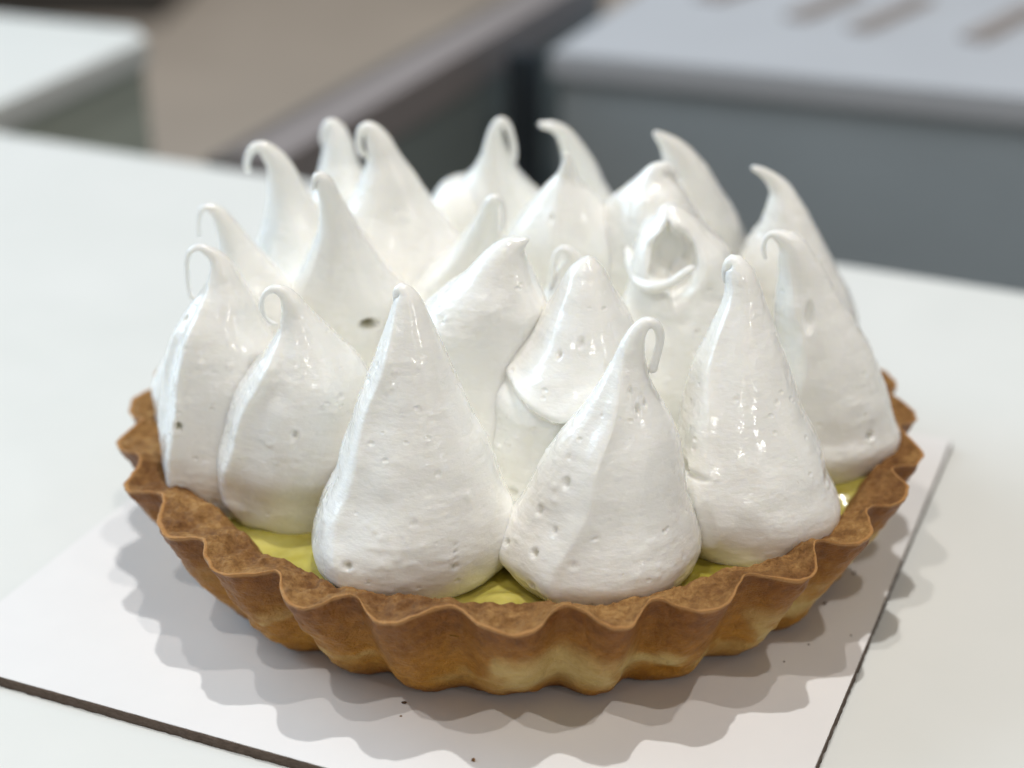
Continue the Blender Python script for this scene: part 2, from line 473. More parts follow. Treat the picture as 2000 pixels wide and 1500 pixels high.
# every meringue peak: foot (x, y, radius) and its spine (x, y, z, radius), in millimetres
PEAKS = {
 'A3': (-22.5, -54, 19.3, [(-22.3,-54.0,26.9,19.42), (-21.8,-53.4,33.5,18.27), (-21.0,-52.7,40.1,15.72), (-21.0,-52.1,46.6,13.61), (-21.3,-51.5,53.0,11.14), (-21.3,-50.8,59.3,8.79), (-21.2,-50.3,64.5,6.88), (-21.3,-49.8,69.6,4.89), (-21.5,-49.4,73.7,3.31), (-22.1,-49.1,76.1,2.23), (-22.9,-49.0,77.1,1.36), (-23.6,-49.0,76.2,0.78), (-23.8,-49.0,74.4,0.49)]),
 'A4': (15.8, -56.5, 19.6, [(15.7,-56.5,23.1,19.08), (16.1,-56.2,30.0,17.91), (16.5,-55.8,36.8,15.66), (17.5,-55.5,43.4,13.55), (18.6,-55.2,48.9,11.38), (19.6,-54.9,54.3,8.26), (19.9,-54.7,59.6,5.18), (20.3,-54.4,63.8,3.40), (20.9,-54.2,67.4,2.42), (21.9,-54.1,70.2,1.74), (23.5,-54.0,71.9,1.25), (25.2,-54.0,71.6,0.96), (26.1,-54.0,69.4,0.87), (25.8,-54.0,66.2,0.78), (25.3,-54.0,64.1,0.88), (24.8,-54.0,62.2,0.98), (24.7,-54.0,61.4,0.59)]),
 'A5': (48.6, -44, 16.1, [(46.6,-44.0,29.8,16.11), (46.2,-42.8,33.9,15.44), (45.8,-41.7,38.0,14.58), (45.2,-40.5,42.1,13.40), (44.5,-39.3,46.2,12.13), (44.2,-37.9,51.2,10.55), (44.2,-36.4,56.2,8.77), (44.4,-35.0,61.2,6.59), (44.7,-33.5,66.2,4.72), (44.4,-32.4,70.2,3.48), (43.5,-31.5,73.1,2.76), (42.5,-31.0,74.8,1.84), (41.5,-31.0,74.0,1.13), (41.1,-31.0,71.9,0.72), (41.3,-31.0,70.1,0.41)]),
 'A6': (67.5, -13, 15.6, [(68.0,-13.0,25.1,14.78), (67.4,-13.0,31.5,13.99), (66.7,-13.0,37.7,13.00), (65.9,-13.0,42.7,11.69), (64.3,-13.0,50.0,9.72), (62.7,-13.0,54.9,8.12), (61.3,-13.0,59.0,6.77), (59.8,-13.0,64.4,4.99), (58.4,-13.0,68.4,3.89), (57.1,-13.0,71.3,2.91), (55.0,-13.0,73.2,1.72), (52.9,-13.0,73.9,0.86), (51.7,-13.0,73.0,0.54), (51.3,-13.0,70.9,0.54), (52.0,-13.0,68.2,0.32)]),
 'A7': (64, 24, 17, [(66.7,24.0,38.8,14.15), (65.9,24.3,44.6,12.86), (64.3,24.6,50.6,11.10), (63.3,25.0,56.7,8.87), (63.0,25.2,61.7,6.44), (61.8,25.5,66.6,4.28), (60.7,25.7,70.1,2.72), (58.9,25.8,72.5,1.77), (56.7,25.9,74.3,1.18), (54.9,26.0,75.2,0.82), (53.6,26.0,75.7,0.47)]),
 'B5': (43, 52, 18, [(47.1,52.0,43.7,11.10), (46.5,50.5,48.4,10.50), (45.6,48.8,53.8,9.38), (43.9,46.8,59.9,7.53), (42.2,45.1,65.1,5.84), (40.7,43.6,69.5,4.44), (38.4,42.2,73.6,3.31), (35.9,41.1,76.8,2.07), (33.7,40.4,78.8,1.21), (32.2,40.0,80.0,0.48)]),
 'B4': (17, 62, 18, [(18.7,62.0,44.4,11.06), (18.3,60.2,49.9,9.65), (17.4,58.1,56.0,7.74), (16.5,56.0,62.3,5.36), (14.8,53.6,69.1,3.53), (13.0,52.0,73.6,2.50), (11.1,50.9,76.8,1.74), (8.8,50.3,78.4,1.24), (6.8,50.2,78.8,0.87), (5.1,50.0,79.3,0.37)]),
 'B3': (-3, 62, 18, [(-3.3,62.0,47.4,11.03), (-3.2,60.1,53.6,9.35), (-3.2,58.7,58.2,7.48), (-4.3,57.0,63.5,4.86), (-5.0,55.2,69.5,3.29), (-5.4,53.7,73.9,2.26), (-5.1,52.7,77.2,1.50), (-3.8,52.0,79.2,1.12), (-2.4,52.0,78.4,0.87), (-1.3,52.0,75.5,0.75), (-0.7,52.0,72.0,0.75), (-0.9,52.0,68.8,0.75)]),
 'Bb': (-18, 60, 13, [(-13.7,60.0,51.0,8.07), (-13.6,60.0,55.2,7.78), (-13.5,60.0,58.6,6.46), (-13.2,60.0,61.1,3.87), (-13.0,60.0,62.4,1.29)]),
 'I1': (-28, 38, 19, [(-27.4,38.0,47.4,14.96), (-28.1,37.7,52.8,13.13), (-28.8,37.4,58.2,11.08), (-29.7,37.1,64.2,8.80), (-30.4,36.7,70.3,6.43), (-31.4,36.4,75.9,3.86), (-32.6,36.2,79.7,3.00), (-34.4,36.0,82.6,1.91), (-36.1,36.0,82.4,1.20), (-37.0,36.0,80.2,0.84), (-36.8,36.0,77.5,0.72), (-35.4,36.0,75.6,0.60)]),
 'A_2': (-48, 54, 18, [(-44.0,54.0,52.2,11.56), (-43.9,53.6,57.8,8.93), (-43.8,53.2,63.3,6.59), (-43.8,52.8,68.7,4.78), (-43.7,52.4,73.4,3.63), (-44.0,52.2,77.0,2.62), (-45.2,52.0,79.1,1.49), (-46.6,52.0,77.8,1.00), (-47.1,52.0,75.2,0.87), (-46.6,52.0,72.2,0.75), (-46.1,52.0,70.5,0.63)]),
 'A_1': (-57, 31, 18, [(-51.9,31.0,46.5,14.50), (-52.0,30.0,53.4,11.56), (-52.3,29.1,60.2,8.56), (-52.8,28.3,65.6,6.22), (-53.6,27.6,70.8,4.51), (-54.8,26.7,76.8,2.94), (-56.5,26.3,79.8,2.23), (-58.1,26.0,81.5,1.64), (-59.9,26.0,81.6,1.17), (-61.4,26.0,79.9,0.94), (-62.1,26.0,77.5,0.82), (-61.7,26.0,75.5,0.71)]),
 'A0': (-67, 3, 15.5, [(-69.0,3.0,34.2,13.78), (-65.5,2.8,43.2,12.48), (-62.4,2.6,50.8,10.54), (-60.9,2.5,57.0,7.73), (-61.0,2.3,61.9,5.42), (-62.2,2.2,66.7,3.71), (-63.6,2.1,71.0,2.57), (-64.9,2.1,73.8,1.89), (-66.5,2.0,75.5,1.22), (-68.1,2.0,75.8,0.78), (-69.3,2.0,74.3,0.56), (-69.8,2.0,71.7,0.45), (-69.9,2.0,68.9,0.45)]),
 'A1': (-62, -21, 14.5, [(-64.7,-21.0,25.8,13.03), (-63.9,-20.3,37.9,12.64), (-63.2,-19.7,47.3,11.76), (-62.7,-19.3,54.3,10.27), (-62.3,-19.0,58.9,8.39), (-61.4,-18.7,62.8,6.21), (-61.4,-18.5,66.2,4.05), (-61.8,-18.3,69.6,2.76), (-62.8,-18.1,71.9,1.80), (-64.3,-18.1,73.4,1.16), (-66.1,-18.0,74.2,0.85), (-67.9,-18.0,73.5,0.64), (-68.9,-18.0,71.8,0.53), (-69.2,-18.0,69.0,0.53), (-69.2,-18.0,65.5,0.53), (-68.7,-18.0,63.2,0.54), (-67.6,-18.0,62.7,0.43)]),
 'A2': (-46.5, -30, 14, [(-47.6,-30.0,24.3,14.84), (-46.0,-30.5,33.2,14.87), (-44.7,-30.9,39.4,14.53), (-43.7,-31.4,46.8,13.11), (-43.1,-31.8,52.4,10.91), (-43.2,-32.1,57.1,8.13), (-44.2,-32.4,62.1,4.76), (-45.2,-32.6,65.7,2.98), (-45.9,-32.8,68.0,2.26), (-47.0,-32.9,69.9,1.53), (-48.6,-33.0,70.9,1.02), (-50.1,-33.0,70.7,0.72), (-51.4,-33.0,69.3,0.51), (-51.9,-33.0,67.1,0.51), (-51.4,-33.0,65.1,0.41), (-50.2,-33.0,63.7,0.41), (-48.9,-33.0,63.2,0.41)]),
 'I2': (-42, 8, 20, [(-37.6,8.0,43.1,15.21), (-37.4,6.7,48.7,13.56), (-37.2,5.3,54.7,11.82), (-38.1,4.0,60.0,9.44), (-38.8,2.7,65.3,6.98), (-39.3,1.4,70.4,4.80), (-40.1,0.2,75.5,3.21), (-40.8,-0.9,79.7,2.30), (-41.7,-1.7,82.8,1.86), (-42.7,-2.0,83.9,1.20), (-43.5,-2.0,82.7,0.65), (-43.8,-2.0,80.6,0.44)]),
 'I3': (-9, 26, 18, [(-11.4,26.0,41.5,12.22), (-11.4,22.6,48.1,9.87), (-10.0,18.3,56.3,6.61), (-8.6,14.9,62.6,4.31), (-7.4,12.4,67.2,2.99), (-6.4,9.8,71.8,2.05), (-5.5,8.2,74.6,1.36), (-4.1,8.0,74.9,0.79), (-3.2,8.0,72.9,0.57), (-3.2,8.0,70.0,0.45), (-3.6,8.0,67.3,0.46)]),
 'I4': (14, 28, 18, [(11.7,28.0,45.7,13.68), (11.4,26.4,55.4,12.29), (10.5,25.5,60.9,10.75), (10.1,24.6,65.8,8.30), (10.5,23.7,71.1,5.06), (11.1,23.0,75.1,2.34), (11.3,22.5,78.1,1.40), (11.0,22.1,80.2,0.70), (10.1,22.0,80.7,0.46)]),
 'I5': (35, 28, 18, [(33.1,28.0,50.7,15.56), (32.8,26.4,56.5,13.72), (32.2,24.7,62.2,11.55), (31.7,23.3,67.1,9.21), (31.5,21.8,72.0,6.55), (31.5,21.0,74.7,4.43), (32.0,20.3,77.0,2.55), (33.3,20.0,78.1,1.04), (34.9,20.0,77.3,0.81), (36.1,20.0,75.0,0.70)]),
 'I6': (33, -3, 19, [(34.8,-3.0,40.9,14.86), (35.6,-1.8,49.1,12.95), (36.1,-0.6,57.2,11.06), (35.6,0.5,64.6,9.87), (34.1,1.2,69.5,7.15), (32.7,1.6,72.5,4.68), (31.5,1.9,74.2,2.67), (30.7,2.0,74.9,1.11)]),
 'I7': (-6, -18, 19, [(-9.4,-18.0,50.7,15.90), (-9.1,-18.8,54.7,14.93), (-8.1,-20.0,59.9,13.18), (-6.4,-21.0,64.7,10.73), (-4.3,-22.1,69.3,7.16), (-2.8,-22.9,73.0,4.81), (-1.0,-23.5,75.7,2.81), (0.7,-23.9,77.0,1.04), (2.0,-24.0,77.6,0.31)]),
 'I8': (5.5, -33.5, 11, [(2.9,-33.5,30.5,10.09), (3.6,-32.9,35.7,10.36), (4.8,-32.4,39.8,10.96), (7.2,-32.0,42.9,12.94), (9.3,-31.7,45.6,15.14), (10.6,-31.3,48.7,15.72), (11.8,-30.8,53.4,13.97), (13.0,-30.1,58.5,11.29), (13.4,-29.5,63.5,8.85), (13.2,-29.0,67.8,6.32), (13.4,-28.5,71.2,4.44), (13.6,-28.3,73.3,3.20), (13.7,-28.1,74.7,1.85), (13.7,-28.0,75.5,0.82)]),
 'I10': (8, -1, 13, [(10.8,-1.0,50.2,6.82), (11.0,-2.0,56.2,5.40), (11.4,-2.9,61.4,3.57), (11.5,-3.5,64.9,2.00), (10.8,-3.9,66.9,1.11), (9.3,-4.0,67.7,0.77), (8.1,-4.0,66.6,0.66), (7.5,-4.0,64.3,0.67), (7.3,-4.0,61.3,0.67), (7.0,-4.0,58.7,0.67), (7.8,-4.0,57.4,0.56)]),
}

# ================================================================== setting
ANG = math.radians(-26.0)
U2 = Vector((math.cos(ANG), math.sin(ANG), 0))
V2 = Vector((-math.sin(ANG), math.cos(ANG), 0))
ZT = -0.0025                       # table height, just under the cake board
E0 = Vector((-0.001, 0.2145, 0))   # a point on the far edge of the table
FLOOR_Z = -0.76


def uv(u, v, z=0.0):
    return E0 + U2 * u + V2 * v + Vector((0, 0, z))


me = bpy.data.meshes.new('floor')
me.from_pydata([(-6, -4, FLOOR_Z), (6, -4, FLOOR_Z), (6, 9, FLOOR_Z), (-6, 9, FLOOR_Z)], [], [(0, 1, 2, 3)])
tag(put('floor', me, M_FLOOR, smooth=False), kind='structure')


def slab_thing(name, label, cat, u0, u1, v0, v1, top_t, mat_top, side_mat, ztop=ZT, body=True, legs=False, group=None):
    c = uv((u0 + u1) / 2, (v0 + v1) / 2)
    root = empty(name, (c.x, c.y, FLOOR_Z))
    tag(root, label, cat, group)
    H = ztop - FLOOR_Z
    box_obj('tabletop' if 'table' in name else 'top', (0, 0, H - top_t / 2), (u1 - u0, v1 - v0, top_t), mat_top, root, ANG, 0.002)
    if body:
        hh = H - top_t - 0.0005
        box_obj('cabinet', (0, 0, hh / 2), (u1 - u0 - 0.012, v1 - v0 - 0.012, hh), side_mat, root, ANG, 0.002)
    if legs:
        for su in (-1, 1):
            for sv in (-1, 1):
                p = U2 * su * ((u1 - u0) / 2 - 0.05) + V2 * sv * ((v1 - v0) / 2 - 0.05)
                box_obj('leg', (p.x, p.y, (H - top_t) / 2), (0.04, 0.04, H - top_t - 0.001), side_mat, root, ANG, 0.002)
    return root


slab_thing('white_table', 'white laminate table carrying the tart on its cake board', 'table',
           -0.62, 0.75, -0.85, 0.0, 0.03, M_TABLE, M_TABLE, body=False, legs=True)


def to_uv(x, y):
    d = Vector((x, y, 0)) - E0
    return d.dot(U2), d.dot(V2)


# white counter beyond, at the upper left
u_c, v_n = to_uv(-0.178, 0.460)
_, v_f = to_uv(-0.184, 0.492)
a = slab_thing('white_side_table', 'blurred white table behind the tart at the far left with grey green side', 'table',
               u_c - 0.0, u_c + 0.0, 0, 0, 0.02, M_TABLE, M_GREEN) if False else None
root = empty('white_side_table', (0, 0, FLOOR_Z))
tag(root, 'blurred white table at the upper left with a grey green side panel', 'table')
H = ZT - FLOOR_Z
pts = [(-0.178, 0.462), (-0.184, 0.488), (-0.60, 0.60), (-0.50, -0.20)]
near = Vector((-0.218, 0.353, 0))
dirn = (Vector((-0.178, 0.459, 0)) - near).normalized()
p_corner = Vector((-0.176, 0.464, 0))
p_low = near - dirn * 0.034
p_far = Vector((-0.30, 0.540, 0))


def prism(name, poly, z0, z1, mat, parent, bev=0.0006):
    bm = bmesh.new()
    vb = [bm.verts.new((x, y, z0)) for x, y in poly]
    vt = [bm.verts.new((x, y, z1)) for x, y in poly]
    n = len(poly)
    bm.faces.new(vb[::-1])
    bm.faces.new(vt)
    for i in range(n):
        bm.faces.new((vb[i], vb[(i + 1) % n], vt[(i + 1) % n], vt[i]))
    bmesh.ops.recalc_face_normals(bm, faces=bm.faces)
    if bev:
        bmesh.ops.bevel(bm, geom=list(bm.edges), offset=bev, segments=2, affect='EDGES')
    mm = bpy.data.meshes.new(name)
    bm.to_mesh(mm)
    bm.free()
    return put(name, mm, mat, parent, smooth=False)


top_poly = [(p_low.x, p_low.y), (p_corner.x, p_corner.y), (-0.186, 0.487), (-0.60, 0.66), (-0.70, 0.56)]
prism('tabletop', top_poly, H - 0.012, H, M_TABLE, root)
cx = sum(p[0] for p in top_poly) / 5
cy = sum(p[1] for p in top_poly) / 5
prism('side_panel', [(cx + (x - cx) * 0.985, cy + (y - cy) * 0.985) for x, y in top_poly], 0.0005, H - 0.0125, M_GREEN, root)

# low grey partition with a rail on top, running away to the dark corner
root = empty('partition', (0, 0, FLOOR_Z))
tag(root, 'low dark grey partition with a grey rail running diagonally behind the tart', 'partition')
wi0, wi1 = Vector((-0.088, 0.2765, 0)), Vector((0.010, 0.506, 0))
wd = (wi1 - wi0).normalized()
wn = Vector((-wd.y, wd.x, 0))
wi1 = wi0 + wd * 0.36


def strip(name, a, b, w0, w1, z0, z1, mat):
    return prism(name, [((a + wn * w0).x, (a + wn * w0).y), ((b + wn * w0).x, (b + wn * w0).y),
                        ((b + wn * w1).x, (b + wn * w1).y), ((a + wn * w1).x, (a + wn * w1).y)], z0, z1, mat, root)


strip('rail', wi0, wi1, 0.000, 0.022, H - 0.02, H, M_WALLTOP)
strip('rail_edge', wi0, wi1, 0.0225, 0.036, H - 0.03, H - 0.004, M_WALLTOP2)
strip('panel', wi0, wi1, 0.003, 0.034, 0.0005, H - 0.031, M_SLATE_D)
strip('inner_face', wi0, wi1, 0.0005, 0.0025, H - 0.25, H - 0.0205, M_SLATE_D)

# something dark and long standing on the floor far behind, upper left
dk = box_obj('dark_cabinet', (-1.75, 4.0, FLOOR_Z + 0.25), (1.9, 0.6, 0.5), M_DARK, None, -0.05, 0.01)
tag(dk, 'dark blurred cabinet on the floor in the far upper left corner', 'cabinet')

# pale counter to the right, slate front
root = empty('pale_counter', (0, 0, FLOOR_Z))
tag(root, 'pale lilac counter with slate grey front behind the tart on the right', 'counter')
c0 = Vector((0.018, 0.432, 0))
c1 = Vector((0.217, 0.349, 0))
cdv = (c1 - c0).normalized()
cn = Vector((-cdv.y, cdv.x, 0))
c1 = c0 + cdv * 0.75
P4 = lambda o0, o1, s0=0.0: [((c0 + cn * o0 + cdv * s0).x, (c0 + cn * o0 + cdv * s0).y), ((c1 + cn * o0).x, (c1 + cn * o0).y),
                     ((c1 + cn * o1).x, (c1 + cn * o1).y), ((c0 + cn * o1 + cdv * s0).x, (c0 + cn * o1 + cdv * s0).y)]
prism('counter_top', P4(0, 0.5), H - 0.012, H, M_LILAC, root)
prism('front_panel', P4(0.004, 0.49, 0.004), 0.0005, H - 0.0125, M_SLATE, root)
# near-black upright strip added for the shade where the panels meet
shade_strip = Vector((0.006, 0.440, 0))
pr = empty('corner_shade', (0, 0, FLOOR_Z))
tag(pr, 'black vertical strip for the shade in the corner between partition and counter', 'shade_strip')
hw = 0.0065
prism('shade_strip', [((shade_strip + cdv * a * hw + cn * b * hw).x, (shade_strip + cdv * a * hw + cn * b * hw).y) for a, b in ((-1, -1), (1, -1), (1, 1), (-1, 1))],
      0.0005, H - 0.002, M_BLACK, pr)
# brown strips lying on the pale counter
for k, (s, o, ln, w) in enumerate(((0.10, 0.098, 0.07, 0.011), (0.135, 0.085, 0.08, 0.010), (0.19, 0.085, 0.08, 0.012), (0.045, 0.125, 0.05, 0.016))):
    q = c0 + cdv * s + cn * (o + ln / 2)
    t = box_obj('brown_strip', (q.x, q.y, ZT + 0.0015), (w, ln, 0.003), M_STRIP, None, math.atan2(cdv.y, cdv.x) - 0.25, 0.0008)
    tag(t, ['blurred brown strip on the pale counter, left one of the middle pair', 'blurred brown strip on the pale counter, right one of the middle pair',
            'blurred brown strip on the pale counter nearest the right edge of the photo',
            'short broad brown strip on the pale counter nearest the black shade strip'][k], 'strip', 'brown strips on the pale counter')

# ================================================================== cake board
FC = Vector((0.03933, -0.12692, 0))
ph = math.radians(66.397)
e1 = Vector((math.cos(ph), math.sin(ph), 0))
e2 = Vector((-math.sin(ph), math.cos(ph), 0))
SIDE = 0.176
bc = FC + (e1 + e2) * SIDE / 2
board = empty('cake_board', (bc.x, bc.y, ZT))
board.rotation_euler = (0, 0, ph)
tag(board, 'square white cake board with brown card edges under the tart', 'cake board')


def ragged_plate(name, side, z0, z1, mat, amp, seed):
    # outline with slightly torn edges
    n = 260
    out = []
    for k in range(4):
        for i in range(n):
            t = i / n
            c = [(-1, -1), (1, -1), (1, 1), (-1, 1)]
            a, b = np.array(c[k], float), np.array(c[(k + 1) % 4], float)
            pnt = (a + (b - a) * t) * side / 2
            out.append(pnt)
    out = np.array(out)
    zz = np.array([z0, z0 + (z1 - z0) * 0.33, z0 + (z1 - z0) * 0.66, z1])
    V = np.zeros((len(zz) + 2, len(out), 3))
    for j, z in enumerate(zz):
        P3 = np.c_[out, np.full(len(out), z)]
        d = fbm(P3 * 900 + j * 3.3, seed, 2) * amp + np.maximum(0, vnoise(P3 * 160, seed + 5) - 0.45) * amp * 1.2
        nrm = out / np.maximum(np.abs(out).max(1, keepdims=True), 1e-9)
        nrm = np.where(np.abs(nrm) > 0.9999, np.sign(nrm), 0)
        V[j + 1, :, :2] = out + nrm * d[:, None]
        V[j + 1, :, 2] = z
    V = V[1:-1]
    mm = grid_mesh(name, V)
    bm = bmesh.new()
    bm.from_mesh(mm)
    bm.verts.ensure_lookup_table()
    N_ = len(out)
    bm.faces.new([bm.verts[(len(zz) - 1) * N_ + i] for i in range(N_)])
    bm.faces.new([bm.verts[i] for i in range(N_)][::-1])
    bm.to_mesh(mm)
    bm.free()
    return mm


put('card_core', ragged_plate('card_core', SIDE, 0.0, 0.0023, M_EDGE, 0.00012, 3), M_EDGE, board, smooth=False)
put('white_coating', ragged_plate('white_coating', SIDE - 0.00015, 0.00231, 0.0025, M_CARD, 0.00004, 8), M_CARD, board, smooth=False)

# ================================================================== the tart
tart = empty('lemon_meringue_tart', (0, 0, 0))
tag(tart, 'round lemon meringue tart with fluted golden pastry and tall white meringue peaks', 'tart')
NF = 28
LOBE0 = 3.09251                       # angle of the first lobe
RT, RBOT, HT = 0.0900, 0.0735, 0.0273


def flute(th):
    x = (th - LOBE0) * NF / 2
    c = 0.5 + 0.5 * np.cos(2 * x)
    return 1 - (1 - c) ** 1.6          # 1 at lobe, 0 in notch


def crust():
    nu = 28 * 44
    th = np.linspace(0, 2 * np.pi, nu, endpoint=False)
    C, Sn = np.cos(th), np.sin(th)
    circ = np.stack([C, Sn, 0 * th], -1)
    lob = fbm(circ * 3.1, 41, 2) * 0.5
    amp_v = 1 + 0.28 * vnoise(circ * 5.3 + 7, 12)
    f0 = flute(th + 0.026 * vnoise(circ * 7, 77))
    rim_z = HT - 0.0004 + 0.0015 * (1 - f0) + 0.0009 * fbm(circ * 9, 5, 3)
    prof = []    # rows: (r, z, height, topface, edge)
    # outer wall from the foot up
    for s in np.linspace(0, 1, 60):
        tap = s ** 0.85
        rl = RBOT + (RT - RBOT) * tap                         # lobe radius at this height
        a = (0.0027 + 0.0024 * s) * amp_v
        r = rl - a * (1 - f0)
        z = s * rim_z
        # rounded foot
        if s < 0.12:
            k = 1 - s / 0.12
            r = r - 0.0016 * k ** 2.2
        P3 = np.stack([r * C, r * Sn, z], -1)
        d = 0.0011 * fbm(P3 * 75, 3, 3) * (1 - 0.55 * s) + 0.00035 * fbm(P3 * 400, 9, 2)
        dents = np.minimum(0, vnoise(P3 * np.array([110, 110, 190]), 31) + 0.62) * 0.004 * (1 - s)
        r = r + d + dents
        prof.append((r, z, s + 0.10 * fbm(P3 * 60, 21, 2), np.zeros(nu), np.full(nu, float(s > 0.972))))
    # rim: crisp outer edge, then the rough cut top slopes inward
    r_out = prof[-1][0]
    inner = 0.0788 - 0.0032 * np.exp(-((np.angle(np.exp(1j * (th - math.radians(216))))) / 0.30) ** 2) + 0.003 * np.exp(-((np.angle(np.exp(1j * (th - math.radians(-2))))) / 0.5) ** 2) + 0.0009 * f0 + 0.0011 * fbm(circ * 7, 15, 3)
    for k, s in enumerate(np.linspace(0.0, 1, 34)[1:]):
        r = r_out + (inner - r_out) * s
        z = rim_z - 0.0006 * min(1, s * 6) * 0 + (HT - 0.0010 - rim_z) * (s ** 1.1) - 0.0005 * s
        P3 = np.stack([r * C, r * Sn, z], -1)
        rough = 0.00055 * fbm(P3 * 420, 55, 3, 0.6) * min(1, s * 5) + 0.0007 * fbm(P3 * 130, 59, 2) * min(1, s * 3)
        z = z + rough + 0.0002 * np.exp(-s * 20)
        prof.append((r, z, np.ones(nu), np.full(nu, min(1.0, s * 9)), np.full(nu, 1.0 if s < 0.07 else 0.0)))
    # inner wall down into the filling
    r_i, z_i = prof[-1][0], prof[-1][1]
    for s in np.linspace(0, 1, 16)[1:]:
        r = r_i - 0.0125 * s ** 0.9
        z = z_i * (1 - s) + 0.004 * s
        P3 = np.stack([r * C, r * Sn, z], -1)
        prof.append((r + 0.0004 * fbm(P3 * 300, 61, 2), z, np.ones(nu), np.ones(nu), np.zeros(nu)))
    # floor of the shell and underside
    r0, z0 = prof[-1][0], prof[-1][1]
    prof.append((r0 * 0.0, z0, np.ones(nu), np.ones(nu), np.zeros(nu)))
    rb, zb = prof[0][0], prof[0][1]
    prof.insert(0, (rb * 0.0, zb, np.zeros(nu), np.zeros(nu), np.zeros(nu)))
    V = np.stack([np.stack([r * C, r * Sn, z], -1) for r, z, *_ in prof], 0)
    V[..., 2] = np.maximum(V[..., 2], 0.00015)
    mm = grid_mesh('pastry_shell', V)
    for i, nm in ((2, 'height'), (3, 'topface'), (4, 'edge')):
        at = mm.attributes.new(nm, 'FLOAT', 'POINT')
        at.data.foreach_set('value', np.concatenate([np.asarray(p[i], float) for p in prof]).astype(np.float32))
    return mm


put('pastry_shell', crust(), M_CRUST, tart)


def curd():
    nr, nu = 120, 480
    th = np.linspace(0, 2 * np.pi, nu, endpoint=False)
    V = np.zeros((nr, nu, 3))
    for j in range(nr):
        r = 0.0812 * (j / (nr - 1)) ** 0.8
        x, y = r * np.cos(th), r * np.sin(th)
        z = 0.0198 + 0.0011 * fbm(np.stack([x * 85, y * 85, 0 * x], -1), 4, 2)
        # the curd climbs up in lumps where the photograph shows it between the front peaks
        for bx, by, br, bh in ((-0.004, -0.0725, 0.0055, 0.0034), (-0.042, -0.056, 0.009, 0.0022), (-0.055, -0.048, 0.006, 0.0010), (0.0715, -0.024, 0.0045, 0.0022)):
            z = z + bh * np.exp(-((x - bx) ** 2 + (y - by) ** 2) / br ** 2)
        z = z + 0.0012 * np.clip((r - 0.0745) / 0.005, 0, 1) ** 2
        V[j] = np.stack([x, y, z], -1)
    return grid_mesh('lemon_curd', V)


put('lemon_curd', curd(), M_CURD, tart)

# crumbs that fell on the board
CR = [(-23.7, -74.0, 0.75, 'brown pastry crumb on the cake board in front of the left half of the tart', None),
      (-9.9, -92.0, 0.9, 'pale pastry crumb on the cake board at the bottom edge of the photo', None),
      (73.0, -28.5, 0.8, 'largest dark crumb on the cake board to the right of the tart', None),
      (64.5, -40.5, 0.7, 'oblong dark crumb on the cake board beside the right foot of the tart', None),
      (58.6, -55.6, 0.45, 'pinhead dark crumb on the cake board, middle one of three in the right shadow', 'pinhead crumbs at the right'),
      (52.6, -61.5, 0.4, 'pinhead dark crumb on the cake board, nearest the viewer of three in the right shadow', 'pinhead crumbs at the right'),
      (67.9, -52.5, 0.45, 'pinhead dark crumb on the cake board close to its dark right edge', 'pinhead crumbs at the right')]
for k, (x, y, s_, lb, gp) in enumerate(CR):
    bm = bmesh.new()
    bmesh.ops.create_icosphere(bm, subdivisions=2, radius=s_ * 0.5 / 1000)
    rc = random.Random(k)
    for v in bm.verts:
        v.co *= rc.uniform(0.65, 1.2)
        v.co.z *= 0.55
        v.co.x *= 1.4 if k in (3, 0) else 1.0
    me = bpy.data.meshes.new('pastry_crumb')
    bm.to_mesh(me)
    bm.free()
    for nm_, v_ in (('height', 0.8), ('topface', 1.0), ('edge', 0.0)):
        at_ = me.attributes.new(nm_, 'FLOAT', 'POINT')
        at_.data.foreach_set('value', [v_] * len(me.vertices))
    o = put('pastry_crumb', me, M_CRUMB if k != 1 else M_CRUST)
    o.location = (x / 1000, y / 1000, 0.28 * s_ / 1000)
    o.rotation_euler = (0, 0, k * 1.3)
    tag(o, lb, 'crumb', gp)

# ------------------------------------------------------------------ meringue
# softness k of the join to the neighbours (mm)
KS = {'A3': 4.0, 'A4': 3.2, 'A5': 4.5, 'A6': 8.0, 'A2': 8.0, 'A1': 8.0, 'I8': 6.0, 'I7': 10.0}
# ridges: (azimuth deg, amplitude mm, width deg)
RIDGES = {
    'A3': [(-133, 2.1, 12)], 'A4': [(-112, 1.8, 9), (-150, .6, 16)], 'A5': [(-128, 1.5, 10)],
    'A2': [(-142, 2.5, 9), (-165, .9, 14)], 'A1': [(-128, 2.3, 9), (-165, 1.1, 14)], 'A6': [(-120, .9, 10)],
    'I7': [(-38, 1.4, 16), (-160, .6, 20)], 'I2': [(-140, .8, 14)], 'I8': [(-60, .5, 20)], 'I4': [(-100, .8, 10)],
    'I5': [(-110, 1.4, 12)], 'B5': [(-60, .4, 20)], 'I6': [(-35, .8, 20)],
}
